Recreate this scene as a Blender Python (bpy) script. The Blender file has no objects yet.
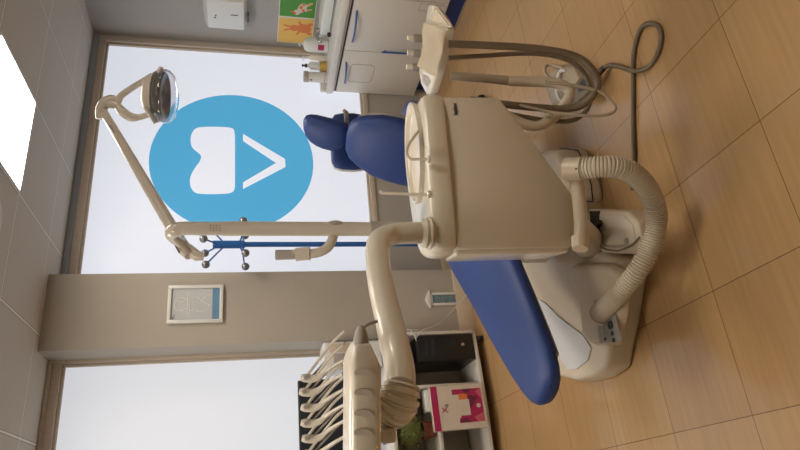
import bpy, bmesh, math, random
from mathutils import Vector, Matrix
random.seed(4)
V = Vector
COL = bpy.context.scene.collection
PI = math.pi

# ------------------------------------------------------------------ camera (phone held sideways)
f, pit, roll, yaw, CH = 628.96, 0.23459, -0.00483, 0.44027, 1.53
FW = V((math.sin(yaw)*math.cos(pit), math.cos(yaw)*math.cos(pit), -math.sin(pit)))
r0 = V((math.cos(yaw), -math.sin(yaw), 0)); d0 = FW.cross(r0)
RR = math.cos(roll)*r0 + math.sin(roll)*d0
DD = -math.sin(roll)*r0 + math.cos(roll)*d0
O = V((0, 0, CH))
cam_d = bpy.data.cameras.new('camera'); cam = bpy.data.objects.new('camera', cam_d); COL.objects.link(cam)
cam_d.sensor_width = 36; cam_d.lens = f/800*36; cam_d.clip_start = 0.05
m = Matrix.Identity(4)
for i in range(3):
    m[i][0] = DD[i]; m[i][1] = RR[i]; m[i][2] = -FW[i]; m[i][3] = O[i]
cam.matrix_world = m
bpy.context.scene.camera = cam

def ray(x, y):
    return FW + RR*((450-y-225)/f) + DD*((x-400)/f)
def at(x, y, d): return O + ray(x, y)*d
def gz(x, y, z):
    k = ray(x, y); return O + k*((z-CH)/k.z)
def gy(x, y, Y):
    k = ray(x, y); return O + k*(Y/k.y)
def gx(x, y, X):
    k = ray(x, y); return O + k*(X/k.x)

# ------------------------------------------------------------------ materials
def new_mat(name):
    mt = bpy.data.materials.new(name); mt.use_nodes = True
    return mt, mt.node_tree, mt.node_tree.nodes['Principled BSDF']
def mat(name, col, rough=0.5, metal=0, spec=0.5, var=0.06, scale=9, bump=0.0, coat=0, trans=0, alpha=1):
    mt, nt, b = new_mat(name)
    b.inputs['Roughness'].default_value = rough; b.inputs['Metallic'].default_value = metal
    b.inputs['Specular IOR Level'].default_value = spec
    b.inputs['Coat Weight'].default_value = coat; b.inputs['Coat Roughness'].default_value = 0.12
    b.inputs['Transmission Weight'].default_value = trans
    tc = nt.nodes.new('ShaderNodeTexCoord'); nz = nt.nodes.new('ShaderNodeTexNoise')
    nz.inputs['Scale'].default_value = scale; nz.inputs['Detail'].default_value = 4
    nt.links.new(tc.outputs['Object'], nz.inputs['Vector'])
    mx = nt.nodes.new('ShaderNodeMix'); mx.data_type = 'RGBA'
    mx.inputs[6].default_value = (*[c*(1-var) for c in col], 1)
    mx.inputs[7].default_value = (*[min(1, c*(1+var)) for c in col], 1)
    nt.links.new(nz.outputs['Fac'], mx.inputs[0]); nt.links.new(mx.outputs[2], b.inputs['Base Color'])
    if bump:
        bp = nt.nodes.new('ShaderNodeBump'); bp.inputs['Strength'].default_value = bump
        n2 = nt.nodes.new('ShaderNodeTexNoise'); n2.inputs['Scale'].default_value = scale*25
        nt.links.new(tc.outputs['Object'], n2.inputs['Vector'])
        nt.links.new(n2.outputs['Fac'], bp.inputs['Height']); nt.links.new(bp.outputs[0], b.inputs['Normal'])
    return mt
def emit(name, col, st, rough=0.4, base=(0.35, 0.35, 0.36)):
    mt, nt, b = new_mat(name)
    b.inputs['Base Color'].default_value = (*base, 1); b.inputs['Roughness'].default_value = rough
    b.inputs['Emission Color'].default_value = (*col, 1); b.inputs['Emission Strength'].default_value = st
    return mt
M = {}
M['plastic'] = mat('ivory_plastic', (0.77, 0.71, 0.60), 0.22, var=0.02, coat=0.3)
M['panel'] = mat('matte_ivory_panel', (0.70, 0.63, 0.51), 0.42, var=0.03)
M['base'] = mat('beige_base_plastic', (0.66, 0.57, 0.44), 0.35, var=0.03)
M['greyplastic'] = mat('grey_plastic', (0.40, 0.37, 0.33), 0.4, var=0.04)
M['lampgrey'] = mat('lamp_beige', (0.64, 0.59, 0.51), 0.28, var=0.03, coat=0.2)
M['whiteplate'] = mat('white_plate', (0.66, 0.66, 0.68), 0.35, var=0.03)
M['blue'] = mat('blue_upholstery', (0.014, 0.045, 0.205), 0.5, var=0.08, bump=0.03)
M['bluetrim'] = mat('blue_laminate', (0.012, 0.035, 0.20), 0.35)
M['bluemetal'] = mat('blue_painted_steel', (0.02, 0.11, 0.36), 0.3)
M['white'] = mat('white_laminate', (0.64, 0.61, 0.56), 0.38, var=0.02)
M['worktop'] = mat('worktop_white', (0.66, 0.64, 0.60), 0.3, var=0.02)
M['whitepl'] = mat('white_plastic', (0.72, 0.72, 0.70), 0.35, var=0.02)
M['wall'] = mat('wall_paint', (0.42, 0.385, 0.33), 0.75, var=0.03, bump=0.05)
M['wallgrey'] = mat('wall_paint_grey', (0.385, 0.37, 0.345), 0.75, var=0.03, bump=0.05)
M['bb'] = mat('cream_baseboard', (0.62, 0.52, 0.40), 0.45)
M['greyframe'] = mat('grey_profile', (0.30, 0.34, 0.39), 0.5)
M['black'] = mat('black_plastic', (0.012, 0.012, 0.014), 0.4)
M['screen'] = mat('screen_glass', (0.02, 0.025, 0.035), 0.25)
M['dark'] = mat('dark_seam', (0.03, 0.028, 0.025), 0.6)
M['seam'] = mat('shadow_gap', (0.16, 0.14, 0.12), 0.7)
M['chrome'] = mat('brushed_steel', (0.6, 0.6, 0.6), 0.22, metal=1, var=0.03)
M['greymetal'] = mat('grey_metal_knob', (0.25, 0.26, 0.27), 0.3, metal=0.7)
M['tube'] = mat('taupe_hose', (0.16, 0.12, 0.075), 0.38, var=0.04)
M['tubelight'] = mat('beige_hose', (0.40, 0.33, 0.24), 0.4, var=0.04)
M['corr'] = mat('corrugated_hose_plastic', (0.68, 0.61, 0.50), 0.4, var=0.04)
M['towel'] = mat('cream_paper_towel', (0.80, 0.72, 0.58), 0.9, var=0.04, bump=0.2)
M['red'] = mat('red_print', (0.55, 0.03, 0.07), 0.5)
M['pink'] = mat('magenta_print', (0.42, 0.02, 0.11), 0.45)
M['pinklight'] = mat('rose_print', (0.60, 0.12, 0.20), 0.45)
M['pinkdark'] = mat('plum_print', (0.16, 0.02, 0.06), 0.45)
M['boxwhite'] = mat('carton_white', (0.66, 0.58, 0.50), 0.45)
M['ink'] = mat('dark_ink', (0.03, 0.03, 0.03), 0.5)
M['orange'] = mat('orange_print', (0.72, 0.20, 0.06), 0.6)
M['yellow'] = mat('yellow_poster', (0.78, 0.50, 0.12), 0.6, var=0.1)
M['green'] = mat('green_poster', (0.08, 0.30, 0.04), 0.6, var=0.1)
M['amber'] = mat('amber_liquid', (0.62, 0.40, 0.10), 0.2)
M['leaf'] = mat('boxwood_leaf', (0.15, 0.19, 0.055), 0.6, var=0.5, scale=30)
M['pot'] = mat('terracotta_red_pot', (0.20, 0.05, 0.035), 0.6)
M['paper'] = mat('grey_blue_paper', (0.50, 0.52, 0.54), 0.6)
M['bluepaper'] = mat('blue_paper_strip', (0.12, 0.26, 0.42), 0.6)
M['doorblue'] = mat('grey_blue_paint', (0.16, 0.26, 0.30), 0.6)
M['clear'] = mat('clear_plastic', (0.95, 0.97, 1.0), 0.03, trans=1, var=0.0)
M['pane'] = emit('frosted_pane_daylit', (0.74, 0.78, 0.88), 0.64)
M['pane2'] = emit('frosted_pane_daylit_grey', (0.74, 0.77, 0.83), 0.57)
M['logo'] = emit('blue_vinyl_daylit', (0.070, 0.33, 0.54), 0.78, 0.4, (0.02, 0.10, 0.20))
M['lightpanel'] = emit('ceiling_lamp_diffuser', (1.0, 0.90, 0.77), 16.0)
M['led'] = emit('blue_led', (0.1, 0.2, 1.0), 2.0)

# floor tiles with long faint grain
mt, nt, b = new_mat('floor_tiles'); M['floor'] = mt
L = nt.links.new; N = nt.nodes.new
tc = N('ShaderNodeTexCoord')
mp = N('ShaderNodeMapping'); mp.inputs['Location'].default_value = (-0.991, -1.747, 0)
L(tc.outputs['Object'], mp.inputs['Vector'])
br = N('ShaderNodeTexBrick'); br.offset = 0; br.squash = 1
br.inputs['Scale'].default_value = 1; br.inputs['Brick Width'].default_value = 0.4097; br.inputs['Row Height'].default_value = 0.4118
br.inputs['Mortar Size'].default_value = 0.0016; br.inputs['Mortar Smooth'].default_value = 0.2
br.inputs['Color1'].default_value = (0.435, 0.265, 0.122, 1); br.inputs['Color2'].default_value = (0.475, 0.30, 0.142, 1)
br.inputs['Mortar'].default_value = (0.16, 0.09, 0.04, 1)
L(mp.outputs[0], br.inputs['Vector'])
mp2 = N('ShaderNodeMapping'); mp2.inputs['Scale'].default_value = (1.5, 26, 1); L(tc.outputs['Object'], mp2.inputs['Vector'])
nz = N('ShaderNodeTexNoise'); nz.inputs['Scale'].default_value = 2; nz.inputs['Detail'].default_value = 5; L(mp2.outputs[0], nz.inputs['Vector'])
rp = N('ShaderNodeMapRange'); rp.inputs['From Min'].default_value = 0.3; rp.inputs['From Max'].default_value = 0.7
rp.inputs['To Min'].default_value = 0.93; rp.inputs['To Max'].default_value = 1.06; L(nz.outputs['Fac'], rp.inputs['Value'])
ml = N('ShaderNodeVectorMath'); ml.operation = 'SCALE'; L(br.outputs['Color'], ml.inputs[0]); L(rp.outputs[0], ml.inputs['Scale'])
L(ml.outputs[0], b.inputs['Base Color']); b.inputs['Roughness'].default_value = 0.16; b.inputs['Specular IOR Level'].default_value = 0.5

# suspended ceiling: 60 cm panels in a fine grid
mt, nt, b = new_mat('ceiling_tiles'); M['ceiling'] = mt
L = nt.links.new; N = nt.nodes.new
tc = N('ShaderNodeTexCoord'); mp = N('ShaderNodeMapping'); mp.inputs['Location'].default_value = (-2.367+0.3*0, -3.373, 0)
L(tc.outputs['Object'], mp.inputs['Vector'])
br = N('ShaderNodeTexBrick'); br.offset = 0
br.inputs['Scale'].default_value = 1; br.inputs['Brick Width'].default_value = 0.6; br.inputs['Row Height'].default_value = 0.6
br.inputs['Mortar Size'].default_value = 0.006; br.inputs['Mortar Smooth'].default_value = 0.0
br.inputs['Color1'].default_value = (0.55, 0.51, 0.455, 1); br.inputs['Color2'].default_value = (0.535, 0.50, 0.445, 1)
br.inputs['Mortar'].default_value = (0.80, 0.76, 0.70, 1); L(mp.outputs[0], br.inputs['Vector'])
br2 = N('ShaderNodeTexBrick'); br2.offset = 0
br2.inputs['Scale'].default_value = 1; br2.inputs['Brick Width'].default_value = 0.6; br2.inputs['Row Height'].default_value = 0.6
br2.inputs['Mortar Size'].default_value = 0.010; br2.inputs['Mortar Smooth'].default_value = 0.0
L(mp.outputs[0], br2.inputs['Vector'])
sub = N('ShaderNodeMath'); sub.operation = 'SUBTRACT'; sub.use_clamp = True
L(br2.outputs['Fac'], sub.inputs[0]); L(br.outputs['Fac'], sub.inputs[1])
mx = N('ShaderNodeMix'); mx.data_type = 'RGBA'; mx.inputs[7].default_value = (0.28, 0.26, 0.23, 1)
L(sub.outputs[0], mx.inputs[0]); L(br.outputs['Color'], mx.inputs[6]); L(mx.outputs[2], b.inputs['Base Color'])
b.inputs['Roughness'].default_value = 0.9
nz = N('ShaderNodeTexNoise'); nz.inputs['Scale'].default_value = 300; L(tc.outputs['Object'], nz.inputs['Vector'])
bp = N('ShaderNodeBump'); bp.inputs['Strength'].default_value = 0.15; L(nz.outputs['Fac'], bp.inputs['Height']); L(bp.outputs[0], b.inputs['Normal'])

# wood effect window frame
mt, nt, b = new_mat('wood_effect_frame'); M['wood'] = mt
L = nt.links.new; N = nt.nodes.new
tc = N('ShaderNodeTexCoord'); mp = N('ShaderNodeMapping'); mp.inputs['Scale'].default_value = (30, 30, 2.0)
L(tc.outputs['Object'], mp.inputs['Vector']); nz = N('ShaderNodeTexNoise'); nz.inputs['Scale'].default_value = 3; L(mp.outputs[0], nz.inputs['Vector'])
mx = N('ShaderNodeMix'); mx.data_type = 'RGBA'; mx.inputs[6].default_value = (0.44, 0.37, 0.30, 1); mx.inputs[7].default_value = (0.60, 0.53, 0.45, 1)
L(nz.outputs['Fac'], mx.inputs[0]); L(mx.outputs[2], b.inputs['Base Color']); b.inputs['Roughness'].default_value = 0.55

# ------------------------------------------------------------------ object helpers
def root_of(p):
    while p.parent: p = p.parent
    return p
def obj(name, bm, m_, parent=None, smooth=35, loc=None):
    me = bpy.data.meshes.new(name)
    bmesh.ops.recalc_face_normals(bm, faces=bm.faces)
    off = root_of(parent).location.copy() if parent else (V(loc) if loc is not None else V((0, 0, 0)))
    bmesh.ops.translate(bm, verts=bm.verts, vec=-off)
    bm.to_mesh(me); bm.free()
    for p in me.polygons: p.use_smooth = smooth > 0
    if smooth: me.set_sharp_from_angle(angle=math.radians(smooth))
    me.materials.append(M[m_])
    o = bpy.data.objects.new(name, me); COL.objects.link(o)
    if parent: o.parent = parent
    elif loc is not None: o.location = off
    return o
def tag(o, label, cat, group=None, kind=None):
    o['label'] = label; o['category'] = cat
    if group: o['group'] = group
    if kind: o['kind'] = kind
    return o
def thing(name, label, cat, loc=(0, 0, 0), group=None):
    o = bpy.data.objects.new(name, None); COL.objects.link(o); o.location = V(loc); o.empty_display_size = 0.1
    return tag(o, label, cat, group)
def struct(name, bm, m_, parent=None, smooth=0):
    o = obj(name, bm, m_, parent, smooth)
    if not parent: o['kind'] = 'structure'
    return o
def NB(): return bmesh.new()

def box(bm, lo, hi, bev=0.0, seg=2, rot=0, tilt=None, piv=None):
    lo = V(lo); hi = V(hi); c = (lo+hi)/2; s = hi-lo
    r = bmesh.ops.create_cube(bm, size=1); vs = r['verts']
    bmesh.ops.scale(bm, verts=vs, vec=s)
    if bev:
        es = list({e for v in vs for e in v.link_edges})
        q = bmesh.ops.bevel(bm, geom=es, offset=min(bev, min(s)*0.49), segments=seg, profile=0.5, affect='EDGES')
        vs = list({v for fc in q['faces'] for v in fc.verts} | {v for v in vs if v.is_valid})
    if rot: bmesh.ops.rotate(bm, verts=vs, cent=(0, 0, 0), matrix=Matrix.Rotation(rot, 3, 'Z'))
    if tilt: bmesh.ops.rotate(bm, verts=vs, cent=(0, 0, 0), matrix=Matrix.Rotation(tilt[1], 3, tilt[0]))
    bmesh.ops.translate(bm, verts=vs, vec=c)
    return vs
def spline(pts, n=8):
    pts = [V(p) for p in pts]
    if len(pts) < 3: 
        return [pts[0].lerp(pts[-1], i/n) for i in range(n+1)]
    out = []
    P = [pts[0]*2-pts[1]] + pts + [pts[-1]*2-pts[-2]]
    for i in range(1, len(P)-2):
        for k in range(n):
            t = k/n; a, b_, c, d = P[i-1], P[i], P[i+1], P[i+2]
            out.append(0.5*((2*b_)+(c-a)*t+(2*a-5*b_+4*c-d)*t*t+(3*b_-a-3*c+d)*t**3))
    out.append(pts[-1]); return out
def sweep(bm, path, radii, seg=12, cap=True, flat=1.0):
    path = [V(p) for p in path]; n = len(path)
    if not isinstance(radii, (list, tuple)): radii = [radii]*n
    if len(radii) != n:
        k = len(radii)-1; rr = []
        for i in range(n):
            t = i/(n-1)*k; j = min(int(t), k-1); rr.append(radii[j]+(radii[j+1]-radii[j])*(t-j))
        radii = rr
    T = (path[1]-path[0]).normalized()
    up = V((0, 0, 1)) if abs(T.z) < 0.9 else V((1, 0, 0))
    U = (up-T*up.dot(T)).normalized(); rings = []
    for i, p in enumerate(path):
        T2 = (path[min(i+1, n-1)]-path[max(i-1, 0)]).normalized()
        U = (U-T2*U.dot(T2)).normalized(); W = T2.cross(U)
        rings.append([bm.verts.new(p+(U*math.cos(a)*flat+W*math.sin(a))*radii[i]) for a in [2*PI*k/seg for k in range(seg)]])
    for i in range(n-1):
        for k in range(seg):
            bm.faces.new((rings[i][k], rings[i][(k+1) % seg], rings[i+1][(k+1) % seg], rings[i+1][k]))
    if cap:
        bm.faces.new(rings[0][::-1]); bm.faces.new(rings[-1])
    return rings
def tube(bm, pts, r, seg=12, n=8): sweep(bm, spline(pts, n), r, seg)
def rod(bm, a, b_, ra, rb=None, seg=12): sweep(bm, [a, b_], [ra, ra if rb is None else rb], seg)
def lathe(bm, prof, org, axis=(0, 0, 1), seg=24, sx=1, sy=1, rot=0):
    """prof: list of (radius, height)"""
    ax = V(axis).normalized(); q = V((0, 0, 1)).rotation_difference(ax).to_matrix(); org = V(org)
    rings = []
    for r, h in prof:
        if r < 1e-5: rings.append([bm.verts.new(org+q@V((0, 0, h)))])
        else:
            ring = []
            for k in range(seg):
                a = 2*PI*k/seg; x = math.cos(a)*r*sx; y = math.sin(a)*r*sy
                x, y = x*math.cos(rot)-y*math.sin(rot), x*math.sin(rot)+y*math.cos(rot)
                ring.append(bm.verts.new(org+q@V((x, y, h))))
            rings.append(ring)
    for A, B in zip(rings, rings[1:]):
        for k in range(seg):
            a0 = A[k % len(A)]; a1 = A[(k+1) % len(A)]; b0 = B[k % len(B)]; b1 = B[(k+1) % len(B)]
            vs = []
            for v in (a0, a1, b1, b0):
                if v not in vs: vs.append(v)
            if len(vs) > 2: bm.faces.new(vs)
    if len(rings[0]) > 1: bm.faces.new(rings[0][::-1])
    if len(rings[-1]) > 1: bm.faces.new(rings[-1])
def ball(bm, c, r, s=(1, 1, 1), seg=14):
    q = bmesh.ops.create_uvsphere(bm, u_segments=seg, v_segments=max(6, seg//2), radius=r)
    bmesh.ops.scale(bm, verts=q['verts'], vec=s); bmesh.ops.translate(bm, verts=q['verts'], vec=V(c))
def prism(bm, pts, vec, bev=0.0, seg=2, top_scale=1.0):
    """closed polygon in 3-D pushed along vec"""
    pts = [V(p) for p in pts]; vec = V(vec); c = sum(pts, V((0, 0, 0)))/len(pts)
    A = [bm.verts.new(p) for p in pts]; B = [bm.verts.new(c+(p-c)*top_scale+vec) for p in pts]; n = len(pts)
    fs = [bm.faces.new(A[::-1]), bm.faces.new(B)]
    for k in range(n): fs.append(bm.faces.new((A[k], A[(k+1) % n], B[(k+1) % n], B[k])))
    if bev:
        bmesh.ops.recalc_face_normals(bm, faces=fs)
        es = list({e for fc in fs for e in fc.edges})
        bmesh.ops.bevel(bm, geom=es, offset=bev, segments=seg, profile=0.5, affect='EDGES', clamp_overlap=True)
def smoothpoly(pts, n=5):
    """closed Catmull-Rom outline"""
    pts = [V(p) for p in pts]; k = len(pts); out = []
    for i in range(k):
        a, b_, c, d = pts[i-1], pts[i], pts[(i+1) % k], pts[(i+2) % k]
        for j in range(n):
            t = j/n; out.append(0.5*((2*b_)+(c-a)*t+(2*a-5*b_+4*c-d)*t*t+(3*b_-a-3*c+d)*t**3))
    return out
def cushion(bm, st, seg=28, p=2.6):
    """st: (centre, width vec, normal vec, half width, half thickness) -> superellipse loft with closed ends"""
    rings = []
    for c, w, n_, hw, ht in st:
        ring = []
        for k in range(seg):
            a = 2*PI*k/seg; ca, sa = math.cos(a), math.sin(a)
            ring.append(bm.verts.new(V(c)+V(w)*hw*math.copysign(abs(ca)**(2/p), ca)+V(n_)*ht*math.copysign(abs(sa)**(2/p), sa)))
        rings.append(ring)
    for A, B in zip(rings, rings[1:]):
        for k in range(seg): bm.faces.new((A[k], A[(k+1) % seg], B[(k+1) % seg], B[k]))
    bm.faces.new(rings[0][::-1]); bm.faces.new(rings[-1])
def text(name, s, size, org, xd, yd, m_, parent, ext=0.0006, xs=1.0):
    cu = bpy.data.curves.new('t', 'FONT'); cu.body = s; cu.size = size; cu.extrude = ext
    to = bpy.data.objects.new('t', cu); COL.objects.link(to)
    dg = bpy.context.evaluated_depsgraph_get(); me = bpy.data.meshes.new_from_object(to.evaluated_get(dg))
    bpy.data.objects.remove(to); bpy.data.curves.remove(cu)
    bm = NB(); bm.from_mesh(me); bpy.data.meshes.remove(me)
    bmesh.ops.scale(bm, vec=(xs, 1, 1), verts=bm.verts)
    xd = V(xd).normalized(); yd = V(yd).normalized(); zd = xd.cross(yd)
    mm = Matrix.Identity(4)
    for i in range(3): mm[i][0] = xd[i]; mm[i][1] = yd[i]; mm[i][2] = zd[i]; mm[i][3] = V(org)[i]
    bmesh.ops.transform(bm, matrix=mm, verts=bm.verts)
    return obj(name, bm, m_, parent, 0)

# ------------------------------------------------------------------ the room
XL, XR, YB, YF, H = -1.6, 3.72, -1.9, 4.30, 2.75
bm = NB(); box(bm, (XL-.1, YB-.1, -.1), (XR+.1, YF+.35, 0)); struct('floor', bm, 'floor')
bm = NB(); box(bm, (XL-.1, YB-.1, H), (XR+.1, YF+.35, H+.1)); struct('ceiling', bm, 'ceiling')
bm = NB(); box(bm, (XR, YB, 0), (XR+.1, YF+.3, H)); struct('wall_right', bm, 'wallgrey')
bm = NB(); box(bm, (XL-.1, YB, 0), (XL, YF+.3, H)); struct('wall_left', bm, 'wall')
bm = NB(); box(bm, (XL, YB-.1, 0), (XR, YB, H)); struct('wall_rear', bm, 'wall')
# window wall: pieces around the two openings
bm = NB()
box(bm, (XL, YF, 0), (XR, YF+.12, .565)); box(bm, (3.685, YF, .565), (XR, YF+.12, H)); box(bm, (1.1, YF, .565), (1.5, YF+.12, H))
box(bm, (XL, YF, .565), (-1.2, YF+.12, H)); struct('wall_front', bm, 'wallgrey')
bm = NB(); box(bm, (1.07, 4.055, 0), (1.557, 4.31, H)); struct('wall_pillar', bm, 'wall')
bm = NB(); box(bm, (1.062, 4.04, 0), (1.565, 4.055, .115), .003); struct('baseboard_pillar', bm, 'bb', smooth=35)
bm = NB(); box(bm, (1.565, YF-.014, 0), (3.30, YF, .10), .003); struct('baseboard_front', bm, 'bb', smooth=35)

def window(name, x0, x1, z0, z1, pane, topgrey):
    fr = NB(); y = YF
    w = .052
    for a, b_ in (((x0, y-.012, z0), (x0+w, y+.06, z1)), ((x1-w, y-.012, z0), (x1, y+.06, z1)),
                  ((x0+w, y-.012, z1-w), (x1-w, y+.06, z1)), ((x0+w, y-.012, z0), (x1-w, y+.06, z0+w*.8))):
        box(fr, a, b_, .004)
    g = .018
    for a, b_ in (((x0+w, y+.01, z0+w*.8), (x0+w+g, y+.06, z1-w)), ((x1-w-g, y+.01, z0+w*.8), (x1-w, y+.06, z1-w)),
                  ((x0+w+g, y+.01, z1-w-g), (x1-w-g, y+.06, z1-w)), ((x0+w+g, y+.01, z0+w*.8), (x1-w-g, y+.06, z0+w*.8+g))):
        box(fr, a, b_, .003)
    o = struct(name, fr, 'wood', smooth=30)
    pb = NB(); box(pb, (x0+w, y+.03, z0+w*.7), (x1-w, y+.045, z1-w*.8)); obj('pane', pb, pane, o, 0)
    tb = NB(); box(tb, (x0, y-.02, z1), (x1, y+.07, H-.002), .002); obj('head_profile', tb, topgrey, o, 0)
    return o
w1 = window('window_1', 1.50, 3.69, .565, 2.705, 'pane', 'greyframe')
w2 = window('window_2', -1.2, 1.10, .565, 2.725, 'pane2', 'wood')
# vinyl sign on the frosted glass: blue disc with white tooth and V
LY = YF+.029
ctr = (gy(150, 163, LY)+gy(312, 163, LY))/2
e1 = gy(231, 96, LY); e2 = gy(231, 232, LY)
R_ = (ctr-gy(150, 163, LY)).length
CX, CZ = (e1.x+e2.x)/2, ctr.z
bm = NB(); prism(bm, [(2.588+.608*math.cos(a), LY, CZ+.612*math.sin(a)) for a in [2*PI*k/72 for k in range(72)]], (0, -.002, 0))
obj('logo_disc', bm, 'logo', w1, 0)
tooth = smoothpoly([gy(x, y, LY-.003) for x, y in ((192, 147), (191, 136), (196, 128.5), (206, 127), (220, 127), (231, 128), (234.5, 132),
        (235, 145), (235, 160), (235, 178), (234.5, 189), (230, 193), (218, 194), (204, 194), (195, 192.5), (190.5, 186), (190.5, 177), (195, 168), (200, 161), (200.5, 155))], 5)
bm = NB(); prism(bm, tooth, (0, -.002, 0)); obj('logo_tooth', bm, 'pane', w1, 0)
vp = [(243, 134), (285, 159), (285.5, 167), (243, 189), (243, 182.5), (276, 163), (243, 141)]
bm = NB(); prism(bm, [gy(x, y, LY-.003) for x, y in vp], (0, -.002, 0)); obj('logo_letter', bm, 'pane', w1, 0)

# ceiling lamp panels (600 x 600) in the grid; only one is in the frame, the rest light the room behind
def panel(i, j, label):
    x0 = 2.367+.6*i; y0 = 3.373+.6*j
    t = thing('ceiling_light', label, 'light', (x0+.3, y0+.3, H))
    b1 = NB()
    for a, b_ in (((x0, y0, H-.008), (x0+.6, y0+.014, H)), ((x0, y0+.586, H-.008), (x0+.6, y0+.6, H)),
                  ((x0, y0+.014, H-.008), (x0+.014, y0+.586, H)), ((x0+.586, y0+.014, H-.008), (x0+.6, y0+.586, H))): box(b1, a, b_)
    obj('frame', b1, 'whitepl', t, 0)
    b1 = NB(); box(b1, (x0+.014, y0+.014, H-.006), (x0+.586, y0+.586, H-.001)); obj('diffuser', b1, 'lightpanel', t, 0)
panel(-1, -1, 'square glowing ceiling light panel set in the ceiling grid above the dental chair')
panel(-1, -5, 'square glowing ceiling light panel behind the viewer, above the room middle')
panel(-5, -4, 'square glowing ceiling light panel at the room left rear')
panel(2, -5, 'square glowing ceiling light panel behind the viewer near the cabinets')
panel(-4, -1, 'square glowing ceiling light panel over the room left side')
t = thing('ceiling_speaker', 'round white flush ring speaker in the ceiling at the frame edge', 'speaker', (1.70, 2.30, H))
c = gz(-9, 216, H); t.location = c
bm = NB(); lathe(bm, [(.115, 0), (.118, -.004), (.108, -.012), (.094, -.009), (.09, -.004), (.09, 0)], c, seg=36); obj('ring', bm, 'whitepl', t)
bm = NB(); lathe(bm, [(.09, -.001), (.088, -.006), (0, -.007)], c, seg=36); obj('grille', bm, 'white', t)

# ------------------------------------------------------------------ cabinets along the right wall
FX = 3.268
def handle(bm, p0, p1, bow, r=.0065):
    p0, p1 = V(p0), V(p1); mid = (p0+p1)/2+V(bow)
    tube(bm, [p0+V((.02, 0, 0)), p0.lerp(mid, .12), p0.lerp(p1, .3)+V(bow)*.8, mid, p0.lerp(p1, .7)+V(bow)*.8, p1.lerp(mid, .12), p1+V((.02, 0, 0))], r, 10, 5)
def cabinet(label, y0, y1, cat='cabinet'):
    t = thing('base_cabinet', label, cat, (FX+.2, (y0+y1)/2, 0), 'white base cabinets along the right wall')
    b1 = NB(); box(b1, (FX, y0+.001, .15), (XR-.005, y1-.001, .86), .002); obj('body', b1, 'white', t, 30)
    b1 = NB(); box(b1, (FX+.055, y0+.001, .012), (XR-.02, y1-.001, .15)); obj('plinth', b1, 'bluetrim', t, 0)
    b1 = NB(); box(b1, (FX+.047, y0+.001, 0), (FX+.057, y1-.001, .018)); obj('floor_strip', b1, 'chrome', t, 0)
    return t
# cabinet by the window
c1 = cabinet('white base cabinet nearest the window with bowed blue handle and rounded flap outline', 3.76, 4.285)
b1 = NB(); box(b1, (FX-.018, 3.764, .158), (FX-.001, 4.282, .832), .002); d = obj('door', b1, 'white', c1, 30)
b1 = NB(); handle(b1, (FX-.02, 3.89, .80), (FX-.02, 4.17, .775), (-.022, 0, -.004)); obj('handle', b1, 'bluemetal', d)
b1 = NB()
fl = []
for cy, cz, a0 in ((4.095, .715, 0), (3.955, .715, 1), (3.955, .60, 2), (4.095, .60, 3)):
    for k in range(6):
        a = (a0+k/5)*PI/2; fl.append(V((FX-.0185, cy+.04*math.cos(a), cz+.04*math.sin(a))))
sweep(b1, fl+[fl[0]], .0012, 6, False); obj('flap_outline', b1, 'dark', d, 0)
b1 = NB(); box(b1, (FX-.018, 3.764, .846), (FX-.001, 4.282, .858), .002); obj('top_rail', b1, 'white', c1, 30)
b1 = NB(); box(b1, (FX-.010, 3.764, .833), (FX-.002, 4.282, .845)); obj('grip_gap', b1, 'dark', c1, 0)
# middle cabinet
c2 = cabinet('white base cabinet behind the instrument tray with bowed handle and straight upright handle', 3.20, 3.76)
b1 = NB(); box(b1, (FX-.018, 3.204, .158), (FX-.001, 3.757, .832), .002); d = obj('door', b1, 'white', c2, 30)
b1 = NB(); handle(b1, (FX-.02, 3.33, .80), (FX-.02, 3.675, .785), (-.024, 0, -.004)); obj('handle', b1, 'bluemetal', d)
b1 = NB(); rod(b1, (FX-.035, 3.735, .545), (FX-.035, 3.73, .255), .007); rod(b1, (FX-.036, 3.735, .52), (FX-.017, 3.735, .52), .005); rod(b1, (FX-.036, 3.731, .28), (FX-.017, 3.731, .28), .005); obj('handle', b1, 'bluemetal', d)
b1 = NB()
q = [V((FX-.0185, y, z)) for y, z in ((3.22, .36), (3.285, .36), (3.285, .172), (3.22, .172), (3.22, .36))]
sweep(b1, q, .0012, 6, False); obj('hatch_outline', b1, 'seam', d, 0)
b1 = NB(); box(b1, (FX-.018, 3.204, .846), (FX-.001, 3.757, .858), .002); obj('top_rail', b1, 'white', c2, 30)
b1 = NB(); box(b1, (FX-.010, 3.204, .833), (FX-.002, 3.757, .845)); obj('grip_gap', b1, 'dark', c2, 0)
# near cabinet (edge of frame)
c3 = cabinet('white base cabinet at the frame edge, its blue plinth showing beside the tray', 2.6, 3.20)
b1 = NB(); box(b1, (FX-.018, 2.604, .158), (FX-.001, 3.197, .858), .002); d = obj('door', b1, 'white', c3, 30)
b1 = NB(); handle(b1, (FX-.02, 2.80, .742), (FX-.02, 3.08, .742), (-.024, 0, -.004)); obj('handle', b1, 'bluemetal', d)
t = thing('worktop', 'continuous white worktop over the base cabinets with a raised rim', 'worktop', (FX+.2, 3.6, .86))
b1 = NB(); box(b1, (3.228, 2.6, .862), (XR-.003, 4.288, .915), .008, 3); obj('slab', b1, 'worktop', t)
b1 = NB(); box(b1, (XR-.03, 2.6, .915), (XR-.003, 4.288, .985), .004); obj('upstand', b1, 'worktop', t)
WT = .9155

# objects on the worktop
def put(px, X, Y): return V((X, Y, WT))
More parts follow.
